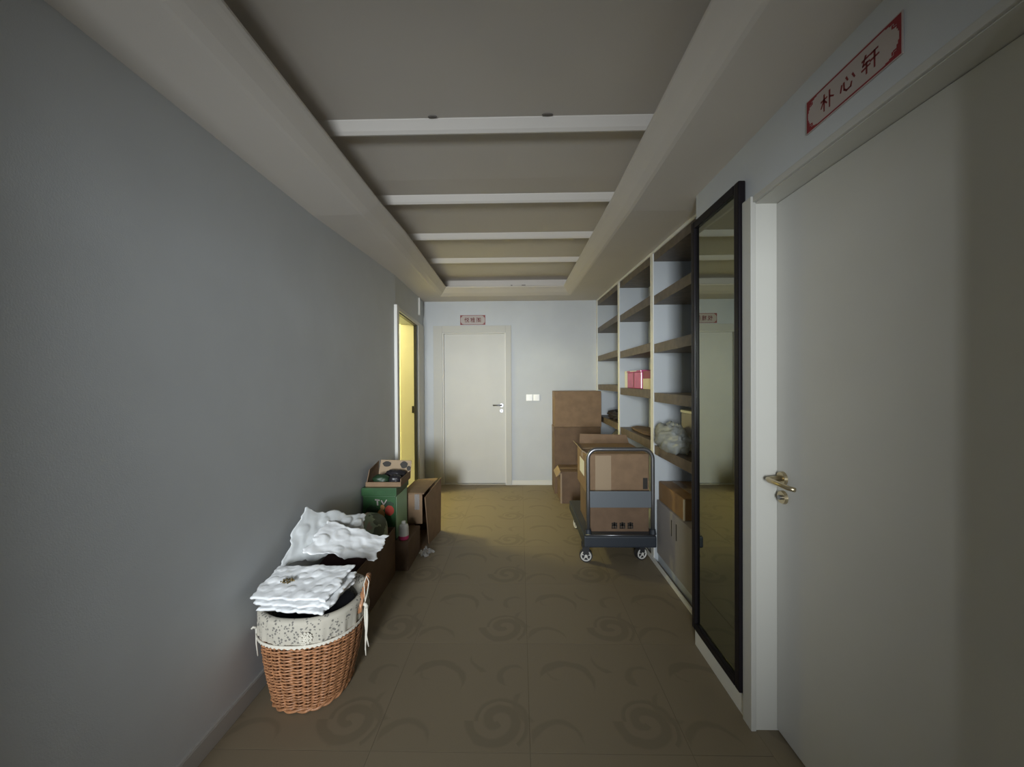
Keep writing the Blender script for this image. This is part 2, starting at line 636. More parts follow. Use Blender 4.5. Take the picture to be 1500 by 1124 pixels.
sweep(left_pt, 5).build('cornice', M['ceil'], ce)
sweep(right_pt, 5).build('cornice', M['ceil'], ce)
fc = sweep(far_pt, 2).build('cornice', M['ceil'], ce)
b = MB()
for (x, s_) in ((-0.10, 0.02), (0.03, 0.045)):
    b.box(x, x + s_, 4.60, 4.63, ZS + 0.084 + zo(4.62), ZS + 0.092 + zo(4.62))
b.build('peeled_patch', M['chip'], fc)
# battens across the tray
for i, ye in enumerate([0.34, 1.05, 1.75, 2.455, 3.15, 3.865]):
    b = MB()
    pf = [(ye, 2.540), (ye, 2.5005), (ye - 0.010, 2.4990), (ye - 0.026, 2.5070), (ye - 0.044, 2.5200), (ye - 0.060, 2.5320), (ye - 0.066, 2.540)]
    xa, xb = lx(ye) - 0.002, RX + 0.002
    n = len(pf)
    b.add([(xa, y, z + zo(y)) for y, z in pf] + [(xb, y, z + zo(y)) for y, z in pf],
          [tuple(range(n)), tuple(range(n, 2 * n))] + [(k, (k + 1) % n, n + (k + 1) % n, n + k) for k in range(n)])
    bm_ = b.build('batten', M['batten'], ce)
    if i == 2:
        for xx, s_ in ((-0.372, 0.040), (0.126, 0.048)):
            p = MB()
            P = [(xx + s_ / 2 * math.cos(t), 1.676 + 0.007 * math.sin(t)) for t in [2 * PI * k / 10 for k in range(10)]]
            p.prism(P, 2.5305, 2.5345)
            p.build('peeled_patch', M['chip'], bm_)

# ------------------------------------------------------------------ baseboards and trim
b = MB()
b.box(-1.181, -1.168, -2.60, 3.62, 0.0, 0.070)
b.box(-1.181, -1.171, -2.60, 3.62, 0.070, 0.074)
struct(b.build('baseboard_left', M['base']))
b = MB()
b.box(0.912, 0.923, 1.60, 2.036, 0.0, 0.085)
struct(b.build('baseboard_right', M['trim'], bevel=0.001))
struct(bx('baseboard_far', M['trim'], -0.11, 1.0, 5.140, 5.151, 0.0, 0.06))
struct(bx('trim_1', M['trim'], -1.190, -1.152, 3.625, 3.695, 0.0, 2.115, bevel=0.004))      # near casing of the washroom doorway
b = MB()
b.prism([(wall_x(4.76) - 0.01, 4.76), (wall_x(4.76) + 0.012, 4.76), (wall_x(5.12) + 0.012, 5.12), (wall_x(5.12) - 0.01, 5.12)], 0.0, 2.115)
b.prism([(wall_x(3.695) - 0.01, 3.70), (wall_x(3.695) + 0.012, 3.70), (wall_x(4.76) + 0.012, 4.76), (wall_x(4.76) - 0.01, 4.76)], 2.078, 2.115)
struct(b.build('trim_2', M['trim']))

# ------------------------------------------------------------------ washroom behind the left wall
bath = MB()
bath.box(-3.0, -1.36, 3.2, 5.5, -0.1, 0.0)
struct(bath.build('floor_washroom', M['tilew']))
struct(bx('ceiling_washroom', M['ceil'], -3.1, -1.36, 3.1, 5.6, 2.42, 2.5))
wb = MB()
wb.box(-3.1, -3.0, 3.1, 5.6, 0.0, 2.42)
wb.box(-3.0, -1.39, 3.1, 3.2, 0.0, 2.42)
wb.box(-3.0, -1.36, 5.50, 5.6, 0.0, 2.42)
wash = struct(wb.build('wall_washroom', M['slab']))
tz = [0.0, 0.40, 0.99, 1.58, 2.03, 2.42]
for z0, z1 in zip(tz[:-1], tz[1:]):
    for k in range(4):
        x0 = -3.0 + 0.41 * k
        bx('wall_tile', M['tilew'], x0 + 0.002, min(x0 + 0.408, -1.505), 5.485, 5.502, z0 + 0.002, z1 - 0.002, wash)
    for k in range(4):
        y0 = 3.2 + 0.57 * k
        bx('wall_tile', M['tilew'], -3.002, -2.985, y0 + 0.002, min(y0 + 0.568, 5.48), z0 + 0.002, z1 - 0.002, wash)
d3 = struct(empty('door_3', (-1.3, 4.2, 0)))
b = MB()
b.prism([(wall_x(4.73) - 0.002, 4.700), (wall_x(4.73) - 0.002, 4.731), (-1.295, 4.731), (-1.292, 4.700)], 0.0, 2.086)
b.prism([(wall_x(3.70) - 0.002, 3.699), (wall_x(4.73) - 0.002, 4.70), (-1.292, 4.70), (-1.225, 3.699)], 2.066, 2.086)
b.build('door_frame', M['blackmetal'], d3)
b = MB()
b.prism([(-1.296, 4.715), (-1.296, 4.732), (-1.46, 4.732), (-1.46, 4.715)], 0.0, 2.084)
b.build('jamb', M['trim'], d3)
bx('strike_plate', M['blackmetal'], -1.322, -1.300, 4.708, 4.716, 1.0, 1.085, d3)
keep(d3)
lampt = thing('ceiling_light', 'round warm ceiling light inside the washroom behind the left doorway', 'light', (-2.40, 4.33, 2.36))
b = MB(); b.cyl((-2.40, 4.33, 2.395), (0, 0, 1), 0.13, 0.13, 0.027, 24)
b.build('base', M['trim'], lampt)
lm = bpy.data.materials.new('warm_diffuser'); lm.use_nodes = True
lm.node_tree.nodes['Principled BSDF'].inputs['Emission Color'].default_value = (1, 0.83, 0.35, 1)
lm.node_tree.nodes['Principled BSDF'].inputs['Emission Strength'].default_value = 2.0
b = MB(); b.cyl((-2.40, 4.33, 2.365), (0, 0, 1), 0.10, 0.12, 0.03, 24)
b.build('diffuser', lm, lampt, smooth=False)
keep(lampt)

# ------------------------------------------------------------------ far door
d2 = struct(empty('door_2', (-0.6, 5.2, 0)))
bx('door_leaf', M['door'], -1.015, -0.196, 5.195, 5.235, 0.012, 2.022, d2, bevel=0.002)
b = MB()
b.box(-1.040, -1.015, 5.146, 5.30, 0, 2.042)
b.box(-0.196, -0.172, 5.146, 5.30, 0, 2.042)
b.box(-1.015, -0.196, 5.146, 5.30, 2.022, 2.042)
b.build('jamb', M['trim'], d2)
b = MB()
b.box(-1.148, -1.028, 5.128, 5.152, 0, 2.124)
b.box(-0.184, -0.110, 5.128, 5.152, 0, 2.124)
b.box(-1.028, -0.184, 5.128, 5.152, 2.032, 2.124)
b.build('casing', M['frame'], d2, bevel=0.003)
b = MB(); b.cyl((-0.245, 5.197, 1.06), (0, -1, 0), 0.026, 0.024, 0.012, 20)
rs = b.build('handle_rose', M['steel'], d2)
b = MB()
b.tube([(-0.245, 5.19, 1.06), (-0.245, 5.150, 1.06), (-0.262, 5.145, 1.061), (-0.36, 5.145, 1.062)], 0.009, 8)
b.build('lever', M['steel'], rs, smooth=True)
b = MB(); b.cyl((-0.245, 5.197, 0.985), (0, -1, 0), 0.025, 0.023, 0.010, 20)
kr = b.build('keyhole_rose', M['steel'], d2)
b = MB(); b.box(-0.248, -0.242, 5.184, 5.190, 0.975, 0.995)
b.build('keyhole', M['ink'], kr)
keep(d2)
bx('threshold', M['trim'], -1.015, -0.196, 5.16, 5.30, -0.003, 0.004, None)
bpy.data.objects['threshold'].name = 'trim_3'
struct(bpy.data.objects['trim_3'])

# ------------------------------------------------------------------ right door
d1 = struct(empty('door_1', (1.0, 1.1, 0)))
bx('door_leaf', M['door'], 1.008, 1.048, 0.716, 1.537, 0.008, 2.072, d1, bevel=0.0015)
b = MB()
b.box(0.924, 1.12, 1.537, 1.557, 0, 2.088)
b.box(0.924, 1.12, 0.690, 0.712, 0, 2.088)
b.box(0.924, 1.12, 0.712, 1.537, 2.074, 2.095)
b.build('jamb', M['jamb'], d1)
b = MB()
b.box(0.904, 0.924, 1.530, 1.590, 0, 2.100)
b.box(0.912, 0.924, 0.660, 0.700, 0, 2.100)
b.box(0.912, 0.924, 0.700, 1.530, 2.076, 2.100)
b.build('casing', M['frame'], d1, bevel=0.003)
b = MB(); b.cyl((1.009, 1.500, 1.006), (-1, 0, 0), 0.027, 0.024, 0.012, 24)
hr = b.build('handle_rose', M['brass'], d1)
b = MB()
b.tube([(1.0, 1.500, 1.006), (0.962, 1.502, 1.004), (0.950, 1.500, 1.003), (0.946, 1.488, 1.002), (0.946, 1.43, 1.002), (0.948, 1.385, 1.000), (0.958, 1.365, 0.999)],
       [0.011, 0.009, 0.009, 0.0095, 0.009, 0.009, 0.008], 10)
b.build('lever', M['brass'], hr, smooth=True)
b = MB(); b.cyl((1.009, 1.497, 0.934), (-1, 0, 0), 0.026, 0.023, 0.012, 24)
kr = b.build('keyhole_rose', M['brass'], d1)
b = MB(); b.cyl((0.998, 1.497, 0.934), (-1, 0, 0), 0.009, 0.009, 0.010, 16)
b.build('lock_cylinder', M['steel'], kr)
keep(d1)
struct(bx('floor_doorway', M['floor'], 0.925, 1.50, 0.70, 1.56, -0.02, 0.001))

# ------------------------------------------------------------------ standing mirror on the right wall
mi = thing('wall_mirror', 'tall narrow mirror in a glossy black frame on the right wall beside the door', 'mirror', (0.92, 1.81, 0.10))
Y0, Y1, Z0, Z1 = 1.592, 2.031, 0.100, 2.195
fw = 0.038
for (a0, a1, c0, c1) in ((Y0, Y0 + fw, Z0, Z1), (Y1 - fw, Y1, Z0, Z1), (Y0 + fw, Y1 - fw, Z0, Z0 + fw), (Y0 + fw, Y1 - fw, Z1 - fw, Z1)):
    bx('frame_rail', M['black'], 0.892, 0.9215, a0, a1, c0, c1, mi, bevel=0.006)
bx('mirror_glass', M['glass'], 0.906, 0.914, Y0 + fw - 0.005, Y1 - fw + 0.005, Z0 + fw - 0.005, Z1 - fw + 0.005, mi)
bx('backing', M['board_d'], 0.914, 0.9212, Y0 + 0.01, Y1 - 0.01, Z0 + 0.01, Z1 - 0.01, mi)
keep(mi)

# ------------------------------------------------------------------ sign plaques
CH = {
    'pu': [[(.02, .68), (.45, .72)], [(.24, .98), (.24, 0)], [(.24, .68), (.0, .28)], [(.26, .6), (.44, .38)], [(.66, .98), (.66, 0)], [(.68, .62), (.95, .45)]],
    'xin': [[(.1, .55), (.02, .2)], [(.25, .6), (.28, .2), (.45, .05), (.72, .08), (.78, .3)], [(.42, .8), (.52, .6)], [(.85, .7), (.98, .45)]],
    'xuan': [[(.02, .82), (.46, .86)], [(.22, 1), (.06, .55), (.44, .58)], [(0, .32), (.48, .36)], [(.28, .6), (.28, 0)], [(.56, .85), (.94, .88)], [(.52, .5), (1, .53)], [(.76, .87), (.76, 0)]],
    'yue': [[(.1, .7), (.05, .5)], [(.2, 1), (.2, 0)], [(.26, .75), (.32, .6)], [(.5, .98), (.58, .84)], [(.85, 1), (.76, .84)], [(.48, .78), (.9, .78), (.88, .5), (.5, .5), (.48, .78)],
            [(.6, .48), (.55, .2), (.38, 0)], [(.74, .48), (.74, .06), (.98, .06), (.98, .2)]],
    'ya': [[(.05, .9), (.42, .92)], [(.12, .9), (.1, .6), (.44, .6)], [(.3, .9), (.3, .05), (.22, .1)], [(.28, .58), (.02, .2)], [(.62, 1), (.5, .6)], [(.56, .78), (.56, 0)], [(.75, 1), (.8, .86)],
           [(.56, .78), (.97, .8)], [(.56, .55), (.95, .55)], [(.56, .32), (.95, .32)], [(.56, .06), (1, .06)], [(.76, .8), (.76, .06)]],
    'ge': [[(.1, 1), (.18, .88)], [(.08, .8), (.08, 0)], [(.25, .92), (.92, .92), (.92, .05), (.82, .1)], [(.45, .82), (.3, .6)], [(.42, .75), (.68, .75), (.3, .4)], [(.42, .62), (.78, .4)],
           [(.38, .34), (.68, .34), (.66, .1), (.4, .1), (.38, .34)]],
}


def strokes(mb, keys, org, ux, uz, un, size, gap, wd, x0):
    """flat brush strokes: org + ux*x + uz*z, raised along un"""
    for ci, k in enumerate(keys):
        for st in CH[k]:
            for (a, c), (d, e) in zip(st[:-1], st[1:]):
                p = Vector((x0 + ci * gap + a * size, c * size))
                q = Vector((x0 + ci * gap + d * size, e * size))
                t = (q - p).normalized()
                nrm = Vector((-t.y, t.x))
                p = p - t * wd * 0.4
                q = q + t * wd * 0.3
                pts = [p - nrm * wd * .5, p + nrm * wd * .5, q + nrm * wd * .38, q - nrm * wd * .38]
                P = [org + ux * v.x + uz * v.y for v in pts]
                mb.hexa(P + [v + un * 0.0006 for v in P])


def plaque(label, org, ux, un, W, Hh, keys, wall):
    """org = lower left corner as read, ux reading direction, un out of the wall"""
    uz = Vector((0, 0, 1))
    t = thing('sign_plaque', label, 'sign', tuple(org), 'plaques with red fret borders above the doors')

    def slab(mb, x0, x1, z0, z1, h0, h1):
        P = [org + ux * x + uz * z + un * h0 for x, z in ((x0, z0), (x1, z0), (x1, z1), (x0, z1))]
        mb.hexa(P + [p + un * (h1 - h0) for p in P])
    mb = MB(); slab(mb, 0, W, 0, Hh, 0, 0.003)
    mb.build('panel', M['plaque'], t)
    mb = MB()
    L = 0.0045
    ins = 0.003
    z0, z1, x0, x1 = ins, Hh - ins, ins, W - ins
    slab(mb, x0, x1, z0, z0 + L, .003, .0036); slab(mb, x0, x1, z1 - L, z1, .003, .0036)
    slab(mb, x0, x0 + L, z0 + L, z1 - L, .003, .0036); slab(mb, x1 - L, x1, z0 + L, z1 - L, .003, .0036)
    c = 0.030
    for sx in (0, 1):
        for sz in (0, 1):
            def cs(a0, a1, b0, b1):
                xa, xb = (x0 + a0, x0 + a1) if sx == 0 else (x1 - a1, x1 - a0)
                za, zb = (z0 + b0, z0 + b1) if sz == 0 else (z1 - b1, z1 - b0)
                slab(mb, xa, xb, za, zb, .003, .0037)
            cs(L, c, L, 0.010); cs(L, 0.011, 0.010, c); cs(0.011, 0.018, 0.010, 0.017); cs(c, c + 0.010, L, 0.007); cs(L, 0.0075, c, c + 0.008)
            cs(0.020, 0.024, 0.012, 0.021); cs(0.012, 0.020, 0.019, 0.0225)
    mb.build('border', M['rose'], t)
    s = Hh * 0.46
    gap = (W - 0.10) / 3
    for ci, k in enumerate(keys):
        mb = MB()
        strokes(mb, (k,), org + un * 0.003 + uz * (Hh * 0.27), ux, uz, un, s, gap, s * 0.115, 0.05 + ci * gap + (gap - s) / 2)
        mb.build('brush_character', M['script'], t)
    keep(t)


plaque('white plaque with three brush characters in a red fret border above the near right door', Vector((0.9215, 1.257, 2.163)), Vector((0, -1, 0)), Vector((-1, 0, 0)), 0.31, 0.104, ('pu', 'xin', 'xuan'), 'r')
plaque('small plaque with three dark characters in a red border above the far door', Vector((-0.790, 5.1495, 2.135)), Vector((1, 0, 0)), Vector((0, -1, 0)), 0.338, 0.132, ('yue', 'ya', 'ge'), 'f')

# ------------------------------------------------------------------ switches, conduit
for k, lab in enumerate(('white light switch on the far wall, the one nearer the door', 'white light switch on the far wall, the one nearer the tall cartons')):
    x = 0.085 + 0.092 * k
    s = thing('light_switch', lab, 'switch', (x, 5.15, 1.12), 'pair of switches on the far wall')
    bx('switch_plate', M['switch'], x, x + 0.086, 5.140, 5.1498, 1.120, 1.206, s, bevel=0.003)
    bx('rocker', M['switch'], x + 0.018, x + 0.068, 5.134, 5.141, 1.140, 1.186, s, bevel=0.002)
    keep(s)
xs_ = wall_x(4.80)
cdt = bx('cable_conduit', M['trim'], xs_ - 0.002, xs_ + 0.022, 4.80, 4.83, 2.215, 2.43, None, bevel=0.003)
tag(cdt, 'short white vertical cable conduit on the left wall above the washroom doorway', 'conduit')

# ------------------------------------------------------------------ built-in bookcase
bc = thing('bookcase', 'tall built-in bookcase with pale boards and brown shelves along the right side', 'bookcase', (1.02, 3.6, 0))
BX0, BX1 = 1.020, 1.310
bays = [(2.075, 2.970, 0.0), (3.030, 3.970, 0.02), (4.030, 5.085, 0.045)]  # last value lifts the shelves of farther bays to match image heights


def upright(name, y0, y1):
    b_ = MB()
    za, zb = ZS + zo(y0) - 0.003, ZS + zo(y1) - 0.003
    b_.hexa([(BX0 + 0.004, y0, 0), (BX1, y0, 0), (BX1, y1, 0), (BX0 + 0.004, y1, 0), (BX0 + 0.004, y0, za), (BX1, y0, za), (BX1, y1, zb), (BX0 + 0.004, y1, zb)])
    o = b_.build(name, M['panelw'], bc)
    e_ = MB()
    e_.hexa([(BX0 - 0.002, y0, 0), (BX0 + 0.004, y0, 0), (BX0 + 0.004, y1, 0), (BX0 - 0.002, y1, 0), (BX0 - 0.002, y0, za), (BX0 + 0.004, y0, za), (BX0 + 0.004, y1, zb), (BX0 - 0.002, y1, zb)])
    e_.build('edge_strip', M['edgew'], o)


upright('side_panel', 2.038, 2.075)
upright('divider', 2.970, 3.030)
upright('divider', 3.970, 4.030)
upright('side_panel', 5.085, 5.145)
for y0, y1, dz in bays:
    bx('back_panel', M['panelw'], BX1, BX1 + 0.012, y0 - 0.03, y1 + 0.03, 0.0, 2.33, bc)
    for zt in (0.89, 1.29, 1.66, 2.028):
        bx('shelf', M['wood'], BX0 + 0.006, BX1, y0, y1, zt - 0.068 + dz, zt + dz, bc)
    b = MB()
    n0, n1 = ZS + zo(y0) - 0.022, ZS + zo(y1) - 0.022
    b.hexa([(BX0 + 0.006, y0, n0 - 0.06), (BX1, y0, n0 - 0.06), (BX1, y1, n1 - 0.06), (BX0 + 0.006, y1, n1 - 0.06), (BX0 + 0.006, y0, n0), (BX1, y0, n0), (BX1, y1, n1), (BX0 + 0.006, y1, n1)])
    b.build('shelf', M['wood'], bc)
    b = MB()
    b.hexa([(BX0 - 0.002, y0, n0), (BX0 + 0.02, y0, n0), (BX0 + 0.02, y1, n1), (BX0 - 0.002, y1, n1), (BX0 - 0.002, y0, n0 + 0.020), (BX0 + 0.02, y0, n0 + 0.020), (BX0 + 0.02, y1, n1 + 0.020), (BX0 - 0.002, y1, n1 + 0.020)])
    b.build('fascia', M['edgew'], bc)
    bx('base_shelf', M['panelw'], BX0 + 0.03, BX1, y0, y1, 0.0, 0.075, bc)
b = MB()
b.box(BX0 - 0.012, BX0 - 0.002, 2.038, 5.145, 0.0, 0.030)
b.build('plinth_strip', M['edgew'], bc)
keep(bc)


# ------------------------------------------------------------------ cartons
def carton(label, x0, x1, y0, y1, z0, z1, m_, seam='y', cat='box', name='carton', group=None, tape=True, gap=0.004):
    t = thing(name, label, cat, ((x0 + x1) / 2, (y0 + y1) / 2, z0), group)
    th = 0.004
    bx('body', m_, x0, x1, y0, y1, z0, z1 - th, t, bevel=0.004)
    xm, ym = (x0 + x1) / 2, (y0 + y1) / 2
    if seam == 'y':
        bx('flap', m_, x0 + .002, xm - gap / 2, y0 + .002, y1 - .002, z1 - th, z1, t)
        bx('flap', m_, xm + gap / 2, x1 - .002, y0 + .002, y1 - .002, z1 - th, z1, t)
        if tape: bx('tape', M['tape'], xm - .025, xm + .025, y0 + .001, y1 - .001, z1, z1 + .0008, t)
        if tape: bx('tape', M['tape'], xm - .025, xm + .025, y0 - .0009, y0, z1 - .07, z1, t)
    else:
        bx('flap', m_, x0 + .002, x1 - .002, y0 + .002, ym - gap / 2, z1 - th, z1, t)
        bx('flap', m_, x0 + .002, x1 - .002, ym + gap / 2, y1 - .002, z1 - th, z1, t)
        if tape: bx('tape', M['tape'], x0 + .001, x1 - .001, ym - .025, ym + .025, z1, z1 + .0008, t)
        if tape: bx('tape', M['tape'], x0 - .0009, x0, ym - .025, ym + .025, z1 - .07, z1, t)
    return t


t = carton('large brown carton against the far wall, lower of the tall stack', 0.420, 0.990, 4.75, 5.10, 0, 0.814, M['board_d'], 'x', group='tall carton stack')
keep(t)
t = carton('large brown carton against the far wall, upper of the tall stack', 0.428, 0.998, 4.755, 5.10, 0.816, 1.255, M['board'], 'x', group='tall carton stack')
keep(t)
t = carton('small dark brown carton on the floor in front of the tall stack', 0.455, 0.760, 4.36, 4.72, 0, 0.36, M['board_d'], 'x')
b = MB()
b.hexa([(0.449, 4.36, 0.33), (0.455, 4.36, 0.36), (0.455, 4.70, 0.36), (0.449, 4.70, 0.33), (0.405, 4.36, 0.30), (0.410, 4.36, 0.305), (0.410, 4.70, 0.305), (0.405, 4.70, 0.30)])
b.build('flap', M['board_l'], t)
bx('corner_strip', M['board_l'], 0.452, 0.470, 4.357, 4.361, 0.0, 0.34, t)
keep(t)
# white carton and ochre carton in the bottom of the bookcase
t = carton('long white carton in the bottom of the bookcase beside the mirror', 1.036, 1.290, 2.10, 2.950, 0.0752, 0.478, M['white_c'], 'y', tape=False)
for yy in (2.585, 2.665):
    bx('hand_slot', M['ink'], 1.0345, 1.0362, yy - 0.006, yy + 0.006, 0.315, 0.425, t)
keep(t)
t = carton('ochre brown carton on top of the long white carton', 1.050, 1.290, 2.50, 2.945, 0.4795, 0.620, M['board_o'], 'y')
bx('corner_strip', M['cream'], 1.0475, 1.056, 2.4975, 2.507, 0.4795, 0.616, t)
keep(t)

# ------------------------------------------------------------------ platform trolley with its cartons
tr = thing('platform_trolley', 'grey platform trolley with steel push handle loaded with cartons', 'trolley', (0.74, 3.25, 0))
DX0, DX1, DY0, DY1 = 0.470, 1.003, 2.855, 3.72
bx('deck', M['deck'], DX0, DX1, DY0, DY1, 0.150, 0.236, tr, bevel=0.012)
bx('deck_mat', M['deck_top'], DX0 + 0.015, DX1 - 0.015, DY0 + 0.02, DY1 - 0.02, 0.2355, 0.2405, tr)
b = MB()
b.tube([(DX0 + 0.01, DY0 + 0.01, 0.240), (DX1 - 0.01, DY0 + 0.01, 0.240)], 0.005, 8)
b.build('front_lip', M['steel'], tr, smooth=True)
hx0, hx1, hy, hz, rc = 0.506, 0.985, 2.892, 0.872, 0.07
pts = [(hx0, hy, 0.18), (hx0, hy, 0.5), (hx0, hy, hz - rc)]
pts += [(hx0 + rc - rc * math.cos(a), hy, hz - rc + rc * math.sin(a)) for a in [PI / 12 * k for k in range(1, 6)]]
pts += [(hx0 + rc, hy, hz), ((hx0 + hx1) / 2, hy, hz), (hx1 - rc, hy, hz)]
pts += [(hx1 - rc + rc * math.sin(a), hy, hz - rc + rc * math.cos(a)) for a in [PI / 12 * k for k in range(1, 6)]]
pts += [(hx1, hy, hz - rc), (hx1, hy, 0.5), (hx1, hy, 0.18)]
b = MB(); b.tube(pts, 0.0155, 12)
hd = b.build('push_handle', M['steel'], tr, smooth=True)
bx('crossbar_plate', M['plate'], hx0 + 0.012, hx1 - 0.012, hy - 0.006, hy + 0.006, 0.437, 0.560, hd, bevel=0.003)
for x in (hx0, hx1):
    b = MB(); b.cyl((x, hy, 0.2405), (0, 0, 1), 0.026, 0.020, 0.035, 16)
    b.build('handle_socket', M['deck'], tr)
for (x, y, ang) in ((0.500, 2.965, 0.12), (0.930, 3.005, -0.35), (0.53, 3.62, 1.3), (0.93, 3.62, 1.5)):
    ax = Vector((math.sin(ang), math.cos(ang), 0))
    sd = Vector((ax.y, -ax.x, 0))
    c = Vector((x, y, 0.049))
    b = MB()
    b.cyl((x, y, 0.118), (0, 0, 1), 0.035, 0.035, 0.0325, 16)
    for s in (-1, 1):
        p = c + ax * (0.021 * s)
        q = [p - sd * 0.016, p + sd * 0.016]
        o_ = ax * (0.002 * s)
        zz = Vector((0, 0, 0.072))
        zd = Vector((0, 0, -0.008))
        b.hexa([q[0] + zd, q[1] + zd, q[1] + zd + o_, q[0] + zd + o_, q[0] + zz - sd * 0.012, q[1] + zz + sd * 0.012, q[1] + zz + sd * 0.012 + o_, q[0] + zz - sd * 0.012 + o_])
    cas = b.build('caster', M['rubber'], tr)
    b = MB(); b.cyl(c - ax * 0.017, ax, 0.0485, 0.0485, 0.034, 28)
    b.build('tyre', M['rubber'], cas)
    b = MB()
    for s in (-1, 1):
        o0 = c + ax * (0.0172 * s)
        ring = [o0 + (sd * math.cos(a) + Vector((0, 0, 1)) * math.sin(a)) * 0.036 for a in [2 * PI * k / 24 for k in range(24)]]
        b.tube(ring, 0.0055, 6, closed=True)
        b.cyl(o0 - ax * 0.003 * s, ax * s, 0.013, 0.012, 0.010, 16)
        for k in range(5):
            a = 2 * PI * k / 5 + 0.3
            b.tube([o0 + (sd * math.cos(a) + Vector((0, 0, 1)) * math.sin(a)) * 0.010, o0 + (sd * math.cos(a) + Vector((0, 0, 1)) * math.sin(a)) * 0.034], 0.0045, 6)
    b.build('wheel_hub', M['hub'], cas)
keep(tr)

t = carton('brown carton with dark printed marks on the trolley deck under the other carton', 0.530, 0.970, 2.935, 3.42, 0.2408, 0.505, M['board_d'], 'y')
for k in range(3):
    b = MB()
    x = 0.690 + 0.060 * k
    for (a0, a1, c0, c1) in ((0, .042, .0, .008), (0, .042, .020, .027), (.002, .040, .042, .049), (0, .009, .0, .049), (.033, .042, .006, .049), (.015, .027, .0, .055), (.006, .036, .028, .040)):
        b.box(x + a0, x + a1, 2.9338, 2.9352, 0.263 + c0 * 0.9, 0.263 + c1 * 0.9)
    b.build('printed_mark', M['ink'], t)
keep(t)
t = carton('large brown carton with a white label, topmost on the trolley', 0.512, 0.975, 2.945, 3.46, 0.5075, 0.826, M['board'], 'x')
bx('label', M['label'], 0.5108, 0.5122, 3.10, 3.32, 0.62, 0.74, t)
bx('front_tape', M['board_l'], 0.570, 0.690, 2.9438, 2.9452, 0.51, 0.815, t)
b = MB()
b.hexa([(0.512, 2.95, 0.822), (0.516, 2.95, 0.826), (0.516, 3.45, 0.826), (0.512, 3.45, 0.822), (0.470, 2.95, 0.850), (0.474, 2.95, 0.854), (0.474, 3.45, 0.854), (0.470, 3.45, 0.850)])
b.build('flap', M['board_l'], t)
b = MB()
b.hexa([(0.53, 3.455, 0.822), (0.97, 3.455, 0.822), (0.97, 3.460, 0.826), (0.53, 3.460, 0.826), (0.54, 3.49, 0.905), (0.955, 3.49, 0.895), (0.955, 3.495, 0.897), (0.54, 3.495, 0.907)])
b.build('flap', M['board'], t)
bx('black_handle_hole', M['ink'], 0.930, 0.965, 2.9436, 2.9452, 0.56, 0.645, t)
keep(t)


# ------------------------------------------------------------------ soft things
def lump(name, m_, c, s, seed, amp=0.14, freq=2.2, flat=True, n=26, sharp=2.6, parent=None, rot=0.0):
    """a soft bundle: rounded box pushed about by folds, flat underneath"""
    mb = MB()
    cr, sr = math.cos(rot), math.sin(rot)

    def fn(u, v):
        th, ph = 2 * PI * u, PI * v
        d = Vector((math.sin(ph) * math.cos(th), math.sin(ph) * math.sin(th), -math.cos(ph)))
        k = (abs(d.x) ** sharp + abs(d.y) ** sharp + abs(d.z) ** sharp) ** (-1 / sharp)
        k *= 1 + amp * fold(d.x * freq * .3 + d.z * .2, d.y * freq * .3 + d.z * freq * .25, seed)
        p = d * k
        z = p.z * s[2]
        if flat: z = max(z, -s[2] * 0.8)
        x, y = p.x * s[0], p.y * s[1]
        return (c[0] + x * cr - y * sr, c[1] + x * sr + y * cr, c[2] + z + (s[2] * 0.8 if flat else 0))
    mb.grid(fn, n, n, closed_u=True)
    return mb.build(name, m_, parent, smooth=True)


